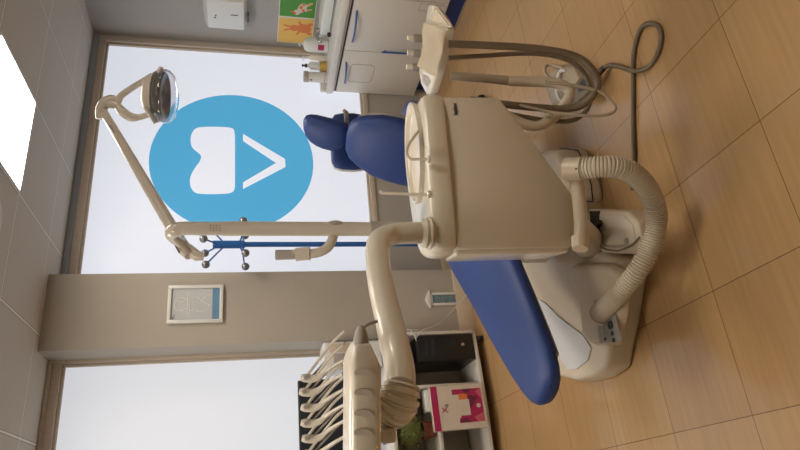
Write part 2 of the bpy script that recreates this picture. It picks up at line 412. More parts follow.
# big pump bottle
P = V((3.515, 4.03, WT))
t = thing('soap_dispenser', 'large white pump bottle with magenta label on the worktop', 'bottle', P)
b1 = NB(); lathe(b1, [(.056, 0), (.060, .005), (.060, .125), (.057, .165), (.040, .190), (.018, .198), (.016, .202), (0, .202)], P, sy=1.0); obj('bottle', b1, 'whitepl', t)
b1 = NB(); rod(b1, P+V((0, 0, .202)), P+V((0, 0, .227)), .006); rod(b1, P+V((0, 0, .225)), P+V((0, 0, .237)), .015, .012); tube(b1, [P+V((0, 0, .231)), P+V((-.02, -.01, .232)), P+V((-.04, -.02, .225))], .0055, 8); obj('pump', b1, 'whitepl', t)
b1 = NB()
aa = [PI*1.0+.25*PI*(k/6)-.0 for k in range(7)]
rg = [[b1.verts.new(P+V((.0608*math.cos(a+.15), .0608*math.sin(a+.15), z))) for a in aa] for z in (.035, .085)]
for k in range(6): b1.faces.new((rg[0][k], rg[0][k+1], rg[1][k+1], rg[1][k]))
obj('label_sticker', b1, 'pink', t)
# slim tall bottle with pump
P = V((3.478, 4.14, WT))
t = thing('slim_pump_bottle', 'slim ivory pump bottle between the large white bottle and the clear one', 'bottle', P)
b1 = NB(); lathe(b1, [(.022, 0), (.024, .004), (.022, .13), (.009, .15), (.009, .165), (0, .165)], P); obj('bottle', b1, 'plastic', t)
b1 = NB(); rod(b1, P+V((0, 0, .165)), P+V((0, 0, .19)), .004); rod(b1, P+V((0, 0, .19)), P+V((0, 0, .2)), .01); tube(b1, [P+V((0, 0, .196)), P+V((-.02, 0, .197)), P+V((-.035, 0, .19))], .004, 8); obj('pump', b1, 'whitepl', t)
# clear bottle black cap
P = V((3.43, 4.19, WT))
t = thing('clear_spray_bottle', 'clear bottle with black cap and a band of amber liquid at its base', 'bottle', P)
b1 = NB(); lathe(b1, [(.036, .055), (.036, .13), (.014, .15), (.010, .155), (0, .155)], P); obj('bottle', b1, 'whitepl', t)
b1 = NB(); lathe(b1, [(.037, 0), (.038, .004), (.038, .053), (0, .054)], P); obj('liquid', b1, 'amber', t)
b1 = NB(); lathe(b1, [(.010, .156), (.016, .158), (.016, .175), (.008, .178), (.008, .19), (.013, .192), (.013, .20), (0, .20)], P); obj('cap', b1, 'black', t)
# grey can
P = V((3.325, 4.20, WT))
t = thing('wipes_canister', 'pale grey cylindrical canister with a small red mark on the worktop corner', 'canister', P)
b1 = NB(); lathe(b1, [(.041, 0), (.0435, .004), (.043, .145), (.039, .15), (0, .15)], P); obj('can', b1, 'whitepl', t)
b1 = NB(); lathe(b1, [(.045, .151), (.046, .158), (.046, .182), (.040, .19), (0, .19)], P); obj('lid', b1, 'greyplastic', t)
b1 = NB()
for z0, z1, a0, a1, in ((.015, .022, PI*.9, PI*1.5), (.12, .14, PI*1.05, PI*1.15)):
    b1 = NB()
    rg = [[b1.verts.new(P+V((.0437*math.cos(a0+(a1-a0)*k/6), .0437*math.sin(a0+(a1-a0)*k/6), z))) for k in range(7)] for z in (z0, z1)]
    for k in range(6): b1.faces.new((rg[0][k], rg[0][k+1], rg[1][k+1], rg[1][k]))
    obj('print', b1, 'red', t)
b1 = NB(); box(b1, (3.235, 4.255, WT), (3.60, 4.284, .965), .006)
tag(obj('low_tray_box', b1, 'whitepl', loc=(3.44, 4.27, WT)), 'low white tray box along the window behind the bottles', 'box')
# white sterilizer-like box with dark seam and knob
t = thing('tabletop_appliance', 'low white appliance with a black knob on the worktop under the posters', 'appliance', (3.56, 3.60, WT))
b1 = NB(); box(b1, (3.47, 3.35, WT), (3.68, 3.86, 1.0), .012, 3); obj('housing', b1, 'whitepl', t)
b1 = NB(); box(b1, (3.467, 3.37, .925), (3.471, 3.80, .929)); obj('seam', b1, 'dark', t, 0)
b1 = NB(); rod(b1, (3.475, 3.835, .93), (3.445, 3.835, .93), .014); obj('knob', b1, 'black', t)
# silver tap
P = V((3.58, 3.93, WT))
t = thing('tap', 'grey metal tap standing behind the large white pump bottle', 'tap', P)
b1 = NB(); lathe(b1, [(.03, 0), (.03, .01), (.022, .014), (.022, .09), (.018, .1), (0, .102)], P); obj('body', b1, 'chrome', t)
b1 = NB(); tube(b1, [P+V((0, 0, .07)), P+V((-.06, -.0, .095)), P+V((-.11, 0, .085)), P+V((-.12, 0, .06))], .011, 10); obj('spout', b1, 'chrome', t)
b1 = NB(); box(b1, P+V((-.07, -.012, .105)), P+V((.015, .012, .115)), .004); obj('lever', b1, 'chrome', t)

# posters and paper towel dispenser on the right wall
def poster(label, y0, y1, z0, z1, m_):
    t = thing('poster', label, 'poster', (XR-.003, (y0+y1)/2, z0))
    b1 = NB(); box(b1, (XR-.004, y0, z0), (XR-.0005, y1, z1)); obj('border', b1, 'whitepl', t, 0)
    b1 = NB(); box(b1, (XR-.005, y0+.008, z0+.006), (XR-.003, y1-.005, z1-.006)); obj('sheet', b1, m_, t, 0)
    return t
def blob(bm, cy, cz, ry, rz, rot=0, X=XR-.0055, n=20):
    pts = []
    for k in range(n):
        a = 2*PI*k/n; y = ry*math.cos(a); z = rz*math.sin(a)
        pts.append(V((X, cy+y*math.cos(rot)-z*math.sin(rot), cz+y*math.sin(rot)+z*math.cos(rot))))
    prism(bm, pts, (-.0006, 0, 0))
p1 = poster('yellow poster with an orange rabbit silhouette seen from behind', 3.952, 4.252, 1.02, 1.312, 'yellow')
b1 = NB()
for k, a in enumerate(((4.07, 1.10, .052, .062, 0), (4.07, 1.18, .036, .036, 0), (4.094, 1.235, .010, .036, -.35), (4.05, 1.237, .010, .036, .3),
          (4.125, 1.145, .026, .010, .5), (4.012, 1.135, .026, .010, -.5), (4.125, 1.055, .016, .024, .4), (4.02, 1.052, .017, .024, -.4))):
    blob(b1, a[0], a[1], a[2], a[3], a[4], XR-.0055-.00002*k)
obj('rabbit_print', b1, 'orange', p1, 0)
p2 = poster('green poster with a small orange and white spotted animal', 3.645, 3.948, 1.02, 1.312, 'green')
b1 = NB(); 
for k, a in enumerate(((3.84, 1.13, .055, .034, .3), (3.89, 1.17, .03, .026, 0), (3.80, 1.08, .035, .010, .9), (3.86, 1.085, .035, .010, 1.2))): blob(b1, *a, XR-.0055-.00002*k)
obj('animal_print', b1, 'boxwhite', p2, 0)
for k, a in enumerate(((3.83, 1.14, .02, .014, 0), (3.865, 1.12, .016, .012, 0), (3.90, 1.185, .014, .010, 0), (3.885, 1.205, .008, .018, .3), (3.80, 1.12, .012, .014, 0), (3.80, 1.07, .02, .008, .9), (3.86, 1.075, .02, .008, 1.2))):
    b1 = NB(); blob(b1, *a, XR-.007-.00002*k); obj('spot_print', b1, 'orange', p2, 0)
t = thing('towel_dispenser', 'white wall paper towel dispenser with chamfered sides on the grey wall', 'dispenser', (XR, 3.87, 1.58))
b1 = NB(); q = [(XR-.001, 3.70, 1.555), (XR-.001, 4.075, 1.555), (XR-.001, 4.075, 1.895), (XR-.001, 3.70, 1.895)]
prism(b1, q, (-.11, -.012, -.008), .008, 2, top_scale=.80); obj('housing', b1, 'whitepl', t)
for nm_, q4 in (('level_slot', (3.86, 1.625, 3.868, 1.68)), ('lock', (3.90, 1.792, 3.912, 1.806)), ('emblem', (3.875, 1.787, 3.89, 1.796))):
    b1 = NB(); box(b1, (XR-.1125, q4[0], q4[1]), (XR-.1105, q4[2], q4[3])); obj(nm_, b1, 'dark', t, 0)
b1 = NB(); box(b1, (XR-.075, 3.90, 1.545), (XR-.035, 3.97, 1.556)); obj('outlet', b1, 'dark', t, 0)

# ------------------------------------------------------------------ pillar: framed relief, little door
t = thing('picture_frame', 'white framed grey relief drawing with blue strip on the pillar', 'picture', (1.336, 4.05, 1.69))
x0, x1, z0, z1 = 1.212, 1.465, 1.695, 2.035; fw = .022; yy = 4.054
b1 = NB()
for a, b_ in (((x0, yy-.02, z0), (x0+fw, yy, z1)), ((x1-fw, yy-.02, z0), (x1, yy, z1)), ((x0+fw, yy-.02, z1-fw), (x1-fw, yy, z1)), ((x0+fw, yy-.02, z0), (x1-fw, yy, z0+fw))): box(b1, a, b_, .003)
obj('frame', b1, 'whitepl', t)
b1 = NB(); box(b1, (x0+fw, yy-.008, z0+fw+.045), (x1-fw, yy-.002, z1-fw)); obj('sheet', b1, 'paper', t, 0)
b1 = NB(); box(b1, (x0+fw, yy-.008, z0+fw), (x1-fw, yy-.002, z0+fw+.045)); obj('blue_strip', b1, 'bluepaper', t, 0)
b1 = NB(); Yr = yy-.008
cx = 1.34
def line(pts, r=.003): tube(b1, [V((x, Yr, z)) for x, z in pts], r, 6, 5)
line([(cx-.03, 1.92), (cx-.045, 1.955), (cx-.03, 1.985), (cx, 1.992), (cx+.035, 1.98), (cx+.045, 1.95), (cx+.03, 1.925)])
line([(cx+.03, 1.985), (cx+.01, 1.96), (cx+.02, 1.93), (cx+.04, 1.92)]); line([(cx-.05, 1.94), (cx-.03, 1.955), (cx-.01, 1.95)])
line([(cx-.075, 1.915), (cx+.075, 1.915)]); line([(cx-.075, 1.90), (cx+.075, 1.90)]); line([(cx-.075, 1.915), (cx-.075, 1.90)]); line([(cx+.075, 1.915), (cx+.075, 1.90)])
line([(cx-.04, 1.90), (cx-.05, 1.87), (cx-.04, 1.85)]); line([(cx+.04, 1.90), (cx+.045, 1.87), (cx+.04, 1.85)])
line([(cx+.05, 1.86), (cx+.02, 1.83), (cx-.0, 1.80), (cx-.01, 1.775)]); line([(cx-.05, 1.86), (cx-.055, 1.82), (cx-.03, 1.79), (cx-.01, 1.785)])
line([(cx+.03, 1.82), (cx+.055, 1.80), (cx+.06, 1.77)]); line([(cx+.02, 1.86), (cx+.05, 1.835), (cx+.065, 1.81)])
obj('relief_drawing', b1, 'whitepl', t)
b1 = NB(); box(b1, (x0+.028, yy-.0085, 1.99), (x0+.06, yy-.0075, 1.994)); box(b1, (x0+.028, yy-.0085, 2.0), (x0+.045, yy-.0075, 2.004)); obj('caption_marks', b1, 'ink', t, 0)

t = thing('miniature_door', 'tiny grey-blue toy door with white frame low on the pillar', 'ornament', (1.33, 4.05, .115))
b1 = NB(); box(b1, (1.285, 4.032, .105), (1.302, 4.054, .30), .002); box(b1, (1.362, 4.032, .105), (1.379, 4.054, .30), .002); box(b1, (1.285, 4.032, .285), (1.379, 4.054, .30), .002)
prism(b1, [(1.272, 4.028, .30), (1.392, 4.028, .30), (1.394, 4.028, .308), (1.36, 4.028, .325), (1.332, 4.028, .338), (1.304, 4.028, .325), (1.27, 4.028, .308)], (0, .026, 0), .002)
obj('door_frame', b1, 'whitepl', t)
b1 = NB(); box(b1, (1.302, 4.042, .105), (1.362, 4.052, .285), .001)
for cx_ in (1.318, 1.346):
    for z0_, z1_ in ((.118, .16), (.17, .215), (.225, .27)): box(b1, (cx_-.010, 4.039, z0_), (cx_+.010, 4.043, z1_), .0015)
obj('door_leaf', b1, 'doorblue', t)
b1 = NB(); ball(b1, (1.307, 4.036, .19), .005); obj('door_knob', b1, 'black', t)

# ------------------------------------------------------------------ coat stand
cx, cy = 1.682, 3.88
t = thing('coat_stand', 'blue steel coat stand with grey ball hooks in front of the window', 'coat stand', (cx, cy, 0))
b1 = NB(); lathe(b1, [(.17, 0), (.17, .012), (.15, .02), (.03, .035), (.02, .05), (0, .05)], (cx, cy, 0), seg=32); obj('base', b1, 'bluemetal', t)
b1 = NB(); rod(b1, (cx, cy, .04), (cx, cy, 1.56), .017, seg=16); obj('pole', b1, 'bluemetal', t)
b1 = NB(); rod(b1, (cx, cy, 1.56), (cx, cy, 1.76), .026, seg=16); obj('hub', b1, 'bluemetal', t)
rt = V((math.cos(yaw), -math.sin(yaw), 0)); bk = V((math.sin(yaw), math.cos(yaw), 0))
for lat, dep, zz, z0_ in ((-.125, -.05, 1.80, 1.68), (-.06, .11, 1.815, 1.71), (.04, -.12, 1.81, 1.72), (.125, .04, 1.80, 1.68),
                     (-.145, .02, 1.555, 1.60), (-.05, -.13, 1.555, 1.60), (.055, .12, 1.56, 1.60), (.155, -.02, 1.57, 1.60)):
    e = V((cx, cy, zz))+rt*lat+bk*dep
    b1 = NB(); a = V((cx, cy, z0_)); tube(b1, [a, a.lerp(e, .35)+V((0, 0, -.01 if zz < 1.7 else .0)), a.lerp(e, .75), e], .0055, 8, 5); h = obj('hook', b1, 'bluemetal', t)
    b1 = NB(); ball(b1, e, .026); obj('ball_end', b1, 'greymetal', h)

# ------------------------------------------------------------------ computer desk beside the pillar
DX0, DX1, DY0, DY1 = .02, 1.06, 3.88, 4.27
t = thing('computer_desk', 'low white wheeled computer desk in the window niche left of the pillar', 'desk', ((DX0+DX1)/2, 4.08, 0))
b1 = NB(); box(b1, (DX0, DY0-.03, .665), (DX1, DY1, .69), .004); obj('desktop', b1, 'white', t)
b1 = NB(); box(b1, (DX1-.02, DY0, .085), (DX1, DY1, .665), .002); obj('side_panel', b1, 'white', t)
b1 = NB(); box(b1, (DX0, DY0, .085), (DX0+.02, DY1, .665), .002); obj('side_panel', b1, 'white', t)
b1 = NB(); prism(b1, [(DX0, DY1, .06), (DX0, DY0+.02, .06), (DX0+.26, DY0-.005, .06), (DX0+.52, DY0-.015, .06), (DX0+.78, DY0-.005, .06), (DX1, DY0+.02, .06), (DX1, DY1, .06)], (0, 0, .024), .003); obj('bottom_board', b1, 'white', t)
b1 = NB(); box(b1, (DX0+.02, DY0+.01, .37), (.70, DY1, .39), .002); obj('shelf', b1, 'white', t)
b1 = NB(); box(b1, (.70, DY0+.02, .085), (.72, DY1, .665), .002); obj('divider', b1, 'white', t)
b1 = NB(); box(b1, (DX0+.02, DY1-.012, .085), (DX1-.02, DY1, .665)); obj('back_panel', b1, 'greyplastic', t, 0)
for x_, y_ in ((DX0+.05, DY0+.05), (DX1-.05, DY0+.05), (DX0+.05, DY1-.05), (DX1-.05, DY1-.05)):
    b1 = NB(); rod(b1, (x_-.012, y_, .026), (x_+.012, y_, .026), .026, seg=16); box(b1, (x_-.016, y_-.02, .038), (x_+.016, y_+.02, .0605), .004); obj('castor', b1, 'black', t)

t = thing('computer_tower', 'black computer tower with a round power button inside the white desk', 'computer', (.95, 4.05, .085))
b1 = NB(); box(b1, (.865, 3.893, .0845), (1.035, 4.24, .475), .006); obj('case', b1, 'black', t)
b1 = NB(); box(b1, (.868, 3.886, .088), (1.032, 3.895, .472), .003); obj('front_bezel', b1, 'black', t)
b1 = NB(); lathe(b1, [(.011, 0), (.011, .004), (.008, .005), (0, .005)], (.965, 3.887, .165), (0, -1, 0)); obj('power_button', b1, 'chrome', t)
b1 = NB(); box(b1, (.90, 3.884, .40), (1.01, 3.887, .425)); obj('drive_bay', b1, 'screen', t, 0)
for q4 in ((.90, .36, 1.01, .385), (.985, .21, 1.0, .24), (.955, .215, .975, .235)):
    b1 = NB(); box(b1, (q4[0], 3.884, q4[1]), (q4[2], 3.887, q4[3])); obj('port', b1, 'screen', t, 0)

t = thing('monitor', 'black flat computer monitor on the desk in front of the left window', 'monitor', (.52, 4.0, .69))
b1 = NB(); box(b1, (.24, 3.985, .93), (.806, 4.02, 1.235), .006); obj('casing', b1, 'black', t)
b1 = NB(); box(b1, (.252, 3.982, .945), (.794, 3.986, 1.223)); obj('screen', b1, 'screen', t, 0)
b1 = NB(); box(b1, (.49, 4.02, .70), (.57, 4.04, 1.05), .005); box(b1, (.40, 3.93, .6905), (.66, 4.12, .702), .004); obj('stand', b1, 'black', t)

t = thing('white_equipment_tower', 'tall narrow white device with blue light standing on the desk by the pillar', 'device', (.92, 4.0, .69))
b1 = NB(); box(b1, (.855, 3.95, .6905), (1.035, 4.15, 1.075), .02, 3); obj('housing', b1, 'whitepl', t)
b1 = NB(); box(b1, (.965, 3.944, .90), (1.018, 3.952, 1.035), .003); obj('front_plate', b1, 'bb', t)
b1 = NB(); box(b1, (.872, 3.943, .88), (.955, 3.951, 1.01), .003); obj('display', b1, 'greyplastic', t)
b1 = NB(); box(b1, (.982, 3.943, 1.042), (.994, 3.952, 1.054)); obj('indicator_light', b1, 'led', t, 0)

# potted topiary on the shelf
P = V((.455, 3.965, .3905))
t = thing('potted_plant', 'round green boxwood plant in a dark red pot on the desk shelf', 'plant', P)
b1 = NB(); lathe(b1, [(.042, 0), (.045, .003), (.056, .075), (.060, .078), (.060, .09), (.05, .09), (.048, .075), (0, .075)], P); obj('pot', b1, 'pot', t)
b1 = NB()
cc = P+V((0, 0, .185)); ball(b1, cc, .095)
for k in range(1500):
    th = random.uniform(0, 2*PI); cz_ = random.uniform(-1, 1); s_ = math.sqrt(1-cz_*cz_); n_ = V((s_*math.cos(th), s_*math.sin(th), cz_))
    p = cc+n_*random.uniform(.09, .125); l_ = random.uniform(.007, .012)
    u_ = n_.cross(V((random.random()-.5, random.random()-.5, random.random()-.5))).normalized(); w_ = (n_*.5+u_.cross(n_)*.8).normalized()
    vs = [b1.verts.new(p+u_*(-l_*.5)), b1.verts.new(p+w_*l_*.6), b1.verts.new(p+u_*l_*.5), b1.verts.new(p-w_*l_*.6)]
    b1.faces.new(vs)
obj('foliage', b1, 'leaf', t, 0)

# carton leaning in the desk
t = thing('product_carton', 'white and magenta carton with printed jar standing in the desk bottom', 'box', (.56, 3.86, .085))
A = gy(480, 428, 3.84); 
ox = V((.43, 3.835, .0855)); ex = V((math.cos(.05), math.sin(.05), 0)); ez = V((-.012, .015, 1)).normalized(); ey = ez.cross(ex).normalized()*1
W_, H_, D_ = .27, .345, .09
def cp(u, w, o_=0): return ox+ex*(u*W_)+ez*(w*H_)+(-V((0, 1, 0)))*o_
back = V((0, .04, 0))
bm = NB(); prism(bm, [cp(0, 0), cp(1, 0), cp(1, 1), cp(0, 1)], back, .002); obj('carton', bm, 'boxwhite', t, 0)
def pr(name, pts, m_, o_=.0012, par=None):
    b2 = NB(); prism(b2, [cp(u, w, o_) for u, w in pts], (0, .002, 0)); return obj(name, b2, m_, par or t, 0)
pr('top_band', [(0, .88), (1, .88), (1, 1), (0, 1)], 'pink')
pp = pr('printed_panel', [(.14, .05), (.9, .05), (.9, .60), (.78, .60), (.78, .48), (.28, .48), (.22, .52), (.14, .52)], 'pink')
pr('facet', [(.14, .05), (.35, .05), (.25, .24), (.14, .18)], 'pinklight', .0022); pr('facet', [(.45, .28), (.7, .12), (.75, .3), (.6, .40)], 'pinkdark', .0022)
pr('facet', [(.14, .3), (.26, .4), (.2, .52), (.14, .52)], 'pinkdark', .0022); pr('facet', [(.9, .2), (.9, .42), (.78, .34)], 'pinkdark', .0022); pr('facet', [(.65, .05), (.9, .05), (.82, .16)], 'pinklight', .0022)
pr('jar_print', [(.30, .30), (.66, .30), (.66, .50), (.60, .53), (.36, .53), (.30, .50)], 'boxwhite', .0032)
pr('jar_print', [(.66, .32), (.78, .33), (.80, .47), (.66, .49)], 'orange', .0032)
pr('badge', [(.5+.05*math.cos(a), .13+.04*math.sin(a)) for a in [k*PI/6 for k in range(12)]], 'boxwhite', .0035)
text('logo_lettering', 'X', .055, cp(.38, .72, .003), ex, ez, 'pink', t); text('logo_lettering', 's', .045, cp(.52, .70, .003), ex, ez, 'ink', t)
b1 = NB(); box(b1, (.555, 3.90, .3905), (.69, 3.98, .455), .003)
tag(obj('small_white_box', b1, 'whitepl', loc=(.62, 3.94, .3905)), 'small pale box on the desk shelf beside the potted plant, above the carton', 'box')

# thin cables at the pillar foot
b1 = NB(); tube(b1, [(1.015, 3.87, .477), (1.06, 3.86, .44), (1.12, 3.92, .30), (1.22, 3.99, .18), (1.33, 4.0, .06), (1.42, 3.98, .004)], .003, 6)
tube(b1, [(1.0, 3.88, .477), (1.03, 3.86, .49), (1.08, 3.9, .50), (1.085, 3.93, .44), (1.11, 4.0, .50)], .003, 6)
tag(obj('white_cable', b1, 'whitepl', loc=(1.1, 3.9, 0)), 'thin white cable trailing from the computer along the pillar foot', 'cable')

# ------------------------------------------------------------------ dental chair
ang = math.radians(25.5)
AX = V((math.cos(ang), math.sin(ang), 0)); WX = V((-AX.y, AX.x, 0)); UP = V((0, 0, 1))
T = V((.34, 2.085, 0))
def ch(s, z, o_=0): return T+AX*s+WX*o_+UP*z
t = thing('dental_chair', 'royal blue padded dental chair with beige base behind the spittoon cabinet', 'dental chair', ch(.75, 0))
chair = t
b1 = NB()
st = []
for s, z, hw, ht, of in ((-.005, .487, .02, .012, .022), (.0, .489, .055, .024, .022), (.018, .491, .090, .034, .023), (.05, .493, .118, .038, .024), (.11, .495, .145, .04, .027), (.21, .498, .172, .042, .032), (.35, .50, .198, .044, .04),
                     (.5, .502, .222, .046, .048), (.7, .506, .248, .05, .058), (.9, .52, .270, .055, .065), (1.1, .54, .28, .06, .06), (1.3, .555, .28, .06, .05), (1.42, .56, .25, .055, .03), (1.47, .565, .20, .04, .02), (1.49, .565, .1, .02, .02)):
    st.append((ch(s, z, of), WX, UP, hw, ht))
cushion(b1, st); obj('seat', b1, 'blue', t, 60)
b1 = NB(); cushion(b1, [(c-UP*(ht+.008)+WX*.01, w, n_, hw*.74, .012) for c, w, n_, hw, ht in st[4:-3]]); obj('seat_shell', b1, 'greyplastic', t, 60)
# backrest
b1 = NB(); st = []
prof = ((1.40, .60, .16, .04), (1.42, .64, .175, .055), (1.45, .72, .188, .06), (1.485, .81, .188, .06), (1.52, .89, .180, .056), (1.56, .965, .150, .05), (1.59, 1.01, .120, .042), (1.603, 1.03, .085, .03), (1.608, 1.038, .04, .014))
for i, (s, z, hw, ht) in enumerate(prof):
    a_ = V((prof[min(i+1, 8)][0]-prof[max(i-1, 0)][0], prof[min(i+1, 8)][1]-prof[max(i-1, 0)][1])).normalized()
    st.append((ch(s, z, -.034+(1.0-z)*.015), WX, (AX*(-a_.y)+UP*a_.x), hw, ht))
cushion(b1, st); obj('backrest', b1, 'blue', t, 60)
b1 = NB(); cushion(b1, [(c-n_*(ht+.01), w, n_, hw*.93, .02) for c, w, n_, hw, ht in st[:-1]]); obj('backrest_shell', b1, 'greyplastic', t, 60)
# headrest
b1 = NB(); st = []
hd = ((1.59, 1.03, .025, .012, -.035), (1.593, 1.038, .052, .035, -.030), (1.605, 1.065, .078, .046, -.014), (1.622, 1.11, .092, .05, .0), (1.640, 1.155, .092, .05, .0), (1.655, 1.19, .088, .048, -.004), (1.665, 1.22, .078, .042, -.010), (1.672, 1.243, .060, .034, -.018), (1.676, 1.254, .035, .020, -.024))
for s, z, hw, ht, of in hd: st.append((ch(s+.03, z, of-.01), (WX+UP*-.10).normalized(), (AX*-.95+UP*.3), hw, ht))
cushion(b1, st, 28, 2.5); obj('headrest', b1, 'blue', t, 60)
b1 = NB(); tube(b1, [ch(1.66, .90), ch(1.70, 1.0), ch(1.72, 1.08)], .014); obj('headrest_bracket', b1, 'greyplastic', t)
b1 = NB(); tube(b1, [ch(1.70, 1.03, -.05), ch(1.71, 1.035, -.10), ch(1.71, 1.055, -.125)], [.011], 10) if False else sweep(b1, [ch(1.70, 1.03, -.04), ch(1.71, 1.04, -.115), ch(1.71, 1.055, -.128)], [.012, .013, .009], 10); obj('headrest_lever', b1, 'greyplastic', t)
# lift column + base
b1 = NB(); box(b1, ch(.93, .13)-V((.16, .12, 0)), ch(.93, .42)+V((.16, .12, .04)), .03, 3, rot=0); obj('lift_column', b1, 'base', t)
Hb = .11
outer = [gz(x, y, 0) for x, y in ((646, 258), (650, 270), (648, 283), (641, 325), (632, 368), (617, 378), (597, 383), (578, 378), (560, 368), (540, 325), (528, 285), (520, 240), (560, 215), (596, 240))]
b1 = NB(); prism(b1, outer, (0, 0, Hb), .022, 3, top_scale=.95); obj('base', b1, 'base', t, 50)
b1 = NB(); pl = [gz(x, y, Hb+.001) for x, y in ((529, 294), (545, 302), (559, 316), (585, 336), (592, 348), (589, 360), (578, 369), (569, 370), (556, 352), (541, 325))]
prism(b1, pl, (0, 0, .008), .003); obj('foot_plate', b1, 'whiteplate', t)
# raised hump of the base that carries hose and sockets
b1 = NB(); hump = [gz(x, y, Hb) for x, y in ((616, 262), (630, 270), (633, 288), (631, 312), (625, 346), (600, 347), (590, 338), (588, 300), (574, 276), (580, 262))]
prism(b1, hump, (0, 0, .05), .016, 3, top_scale=.90); obj('base_cover', b1, 'base', t, 50)
zt = Hb+.0505
b1 = NB(); prism(b1, [gz(x, y, zt) for x, y in ((594, 300), (613, 303), (622, 341), (600, 343))], (0, 0, .001)); sk = obj('socket_plate', b1, 'greyplastic', t, 0)
for x, y, r_ in ((610.5, 325, .017), (612.5, 333.5, .009), (614, 340, .009), (605.5, 339, .0055)):
    b1 = NB(); lathe(b1, [(r_, 0), (r_*1.0, .003), (r_*.6, .002), (0, .0015)], gz(x, y, zt+.001)); obj('socket', b1, 'black', sk)
b1 = NB()
for x, y in ((602, 324), (602.5, 331)): lathe(b1, [(.009, 0), (.009, .003), (.006, .003), (.006, .001), (0, .001)], gz(x, y, zt+.001))
obj('dial', b1, 'base', sk)
# junction box of the chair base
b1 = NB(); jb = [gz(x, y, .09) for x, y in ((588, 209), (627, 211), (638, 222), (642, 246), (632, 254), (602, 253), (589, 240))]
prism(b1, jb, (0, 0, -.09), .012, 3, top_scale=1.03); obj('junction_box', b1, 'base', t, 50)
cj = sum(jb, V((0, 0, 0)))/len(jb)
b1 = NB(); prism(b1, [cj+(p-cj)*.80+V((0, 0, .0005)) for p in jb], (0, 0, .003), .002); obj('junction_lid', b1, 'panel', t)
b1 = NB(); prism(b1, [gz(x, y, .0905) for x, y in ((590, 211), (600, 211), (600, 236), (592, 233))], (0, 0, .0036)); obj('junction_opening', b1, 'dark', t, 0)
b1 = NB(); lathe(b1, [(.013, 0), (.013, .004), (.008, .006), (0, .006)], gz(627, 241, .093)); obj('lid_screw', b1, 'greyplastic', t)
b1 = NB(); rod(b1, gz(596, 229, .098), gz(600, 222, .112), .013, .011); obj('valve_knob', b1, 'dark', t)
b1 = NB(); tube(b1, [gz(592, 228, .10), gz(594, 238, .10), gz(603, 248, .12), gz(618, 250.5, .16), gz(632, 245, .13), gz(640, 237, .11)], .0045, 8); obj('thin_hose', b1, 'tube', t)
b1 = NB(); rb = [gz(x, y, 0) for x, y in ((606, 203), (604, 185), (598, 165), (590, 150), (572, 148), (560, 160), (565, 200))]
prism(b1, rb, (0, 0, .17), .03, 3, top_scale=.85); obj('rear_cover', b1, 'base', t, 50)
b1 = NB(); cr_ = sum(rb, V((0, 0, 0)))/len(rb)
sweep(b1, [cr_+(p-cr_)*.965+V((0, 0, .06)) for p in rb]+[cr_+(rb[0]-cr_)*.965+V((0, 0, .06))], .003, 6, False); obj('rear_seam', b1, 'dark', t, 0)

# dentist's stool behind the chair
sc = V((2.22, 3.30, 0))
t = thing('dentist_stool', 'blue wheeled stool with rounded backrest behind the dental chair headrest', 'stool', sc)
b1 = NB(); lathe(b1, [(.12, .47), (.17, .475), (.195, .49), (.20, .52), (.19, .55), (.15, .562), (0, .565)], sc, seg=32); obj('seat', b1, 'blue', t, 60)
b1 = NB(); rod(b1, sc+UP*.10, sc+UP*.47, .025); obj('gas_column', b1, 'chrome', t)
for k in range(5):
    a = 2*PI*k/5+.95; e = sc+V((math.cos(a)*.25, math.sin(a)*.25, .065))
    b1 = NB(); rod(b1, sc+UP*.11, e, .018, .012); l_ = obj('leg', b1, 'greyplastic', t)
    b1 = NB(); rod(b1, e+V((-.012, 0, -.038)), e+V((.012, 0, -.038)), .026); obj('castor', b1, 'black', l_)
bc = gz(348, 147, .86); k_ = ray(350, 141.5); bc = O+k_*3.5+V((0, 0, 0))
nrm = V((-.35, -.93, .06)).normalized(); wv = V((nrm.y, -nrm.x, 0)).normalized()*-1
b1 = NB(); st = []
upv = nrm.cross(wv).normalized(); upv = upv if upv.z > 0 else -upv
for dz, hw, ht in ((-.10, .10, .012), (-.097, .13, .02), (-.075, .152, .026), (-.02, .16, .028), (.04, .158, .028), (.085, .148, .024), (.102, .12, .016), (.106, .09, .01)):
    st.append((bc+upv*dz, wv, nrm, hw, ht))
cushion(b1, st, 28, 3.2); obj('backrest', b1, 'blue', t, 60)
b1 = NB(); cushion(b1, [(c-n_*.022, w, n_, hw+.008, .012) for c, w, n_, hw, ht in st], 28, 3.2); obj('backrest_shell', b1, 'whitepl', t, 60)
b1 = NB(); tube(b1, [bc-nrm*.035-UP*.05, bc-nrm*.06-UP*.2, V((bc.x*.6+sc.x*.4, bc.y*.6+sc.y*.4, .5)), sc+UP*.48], .012); obj('back_bar', b1, 'greyplastic', t)

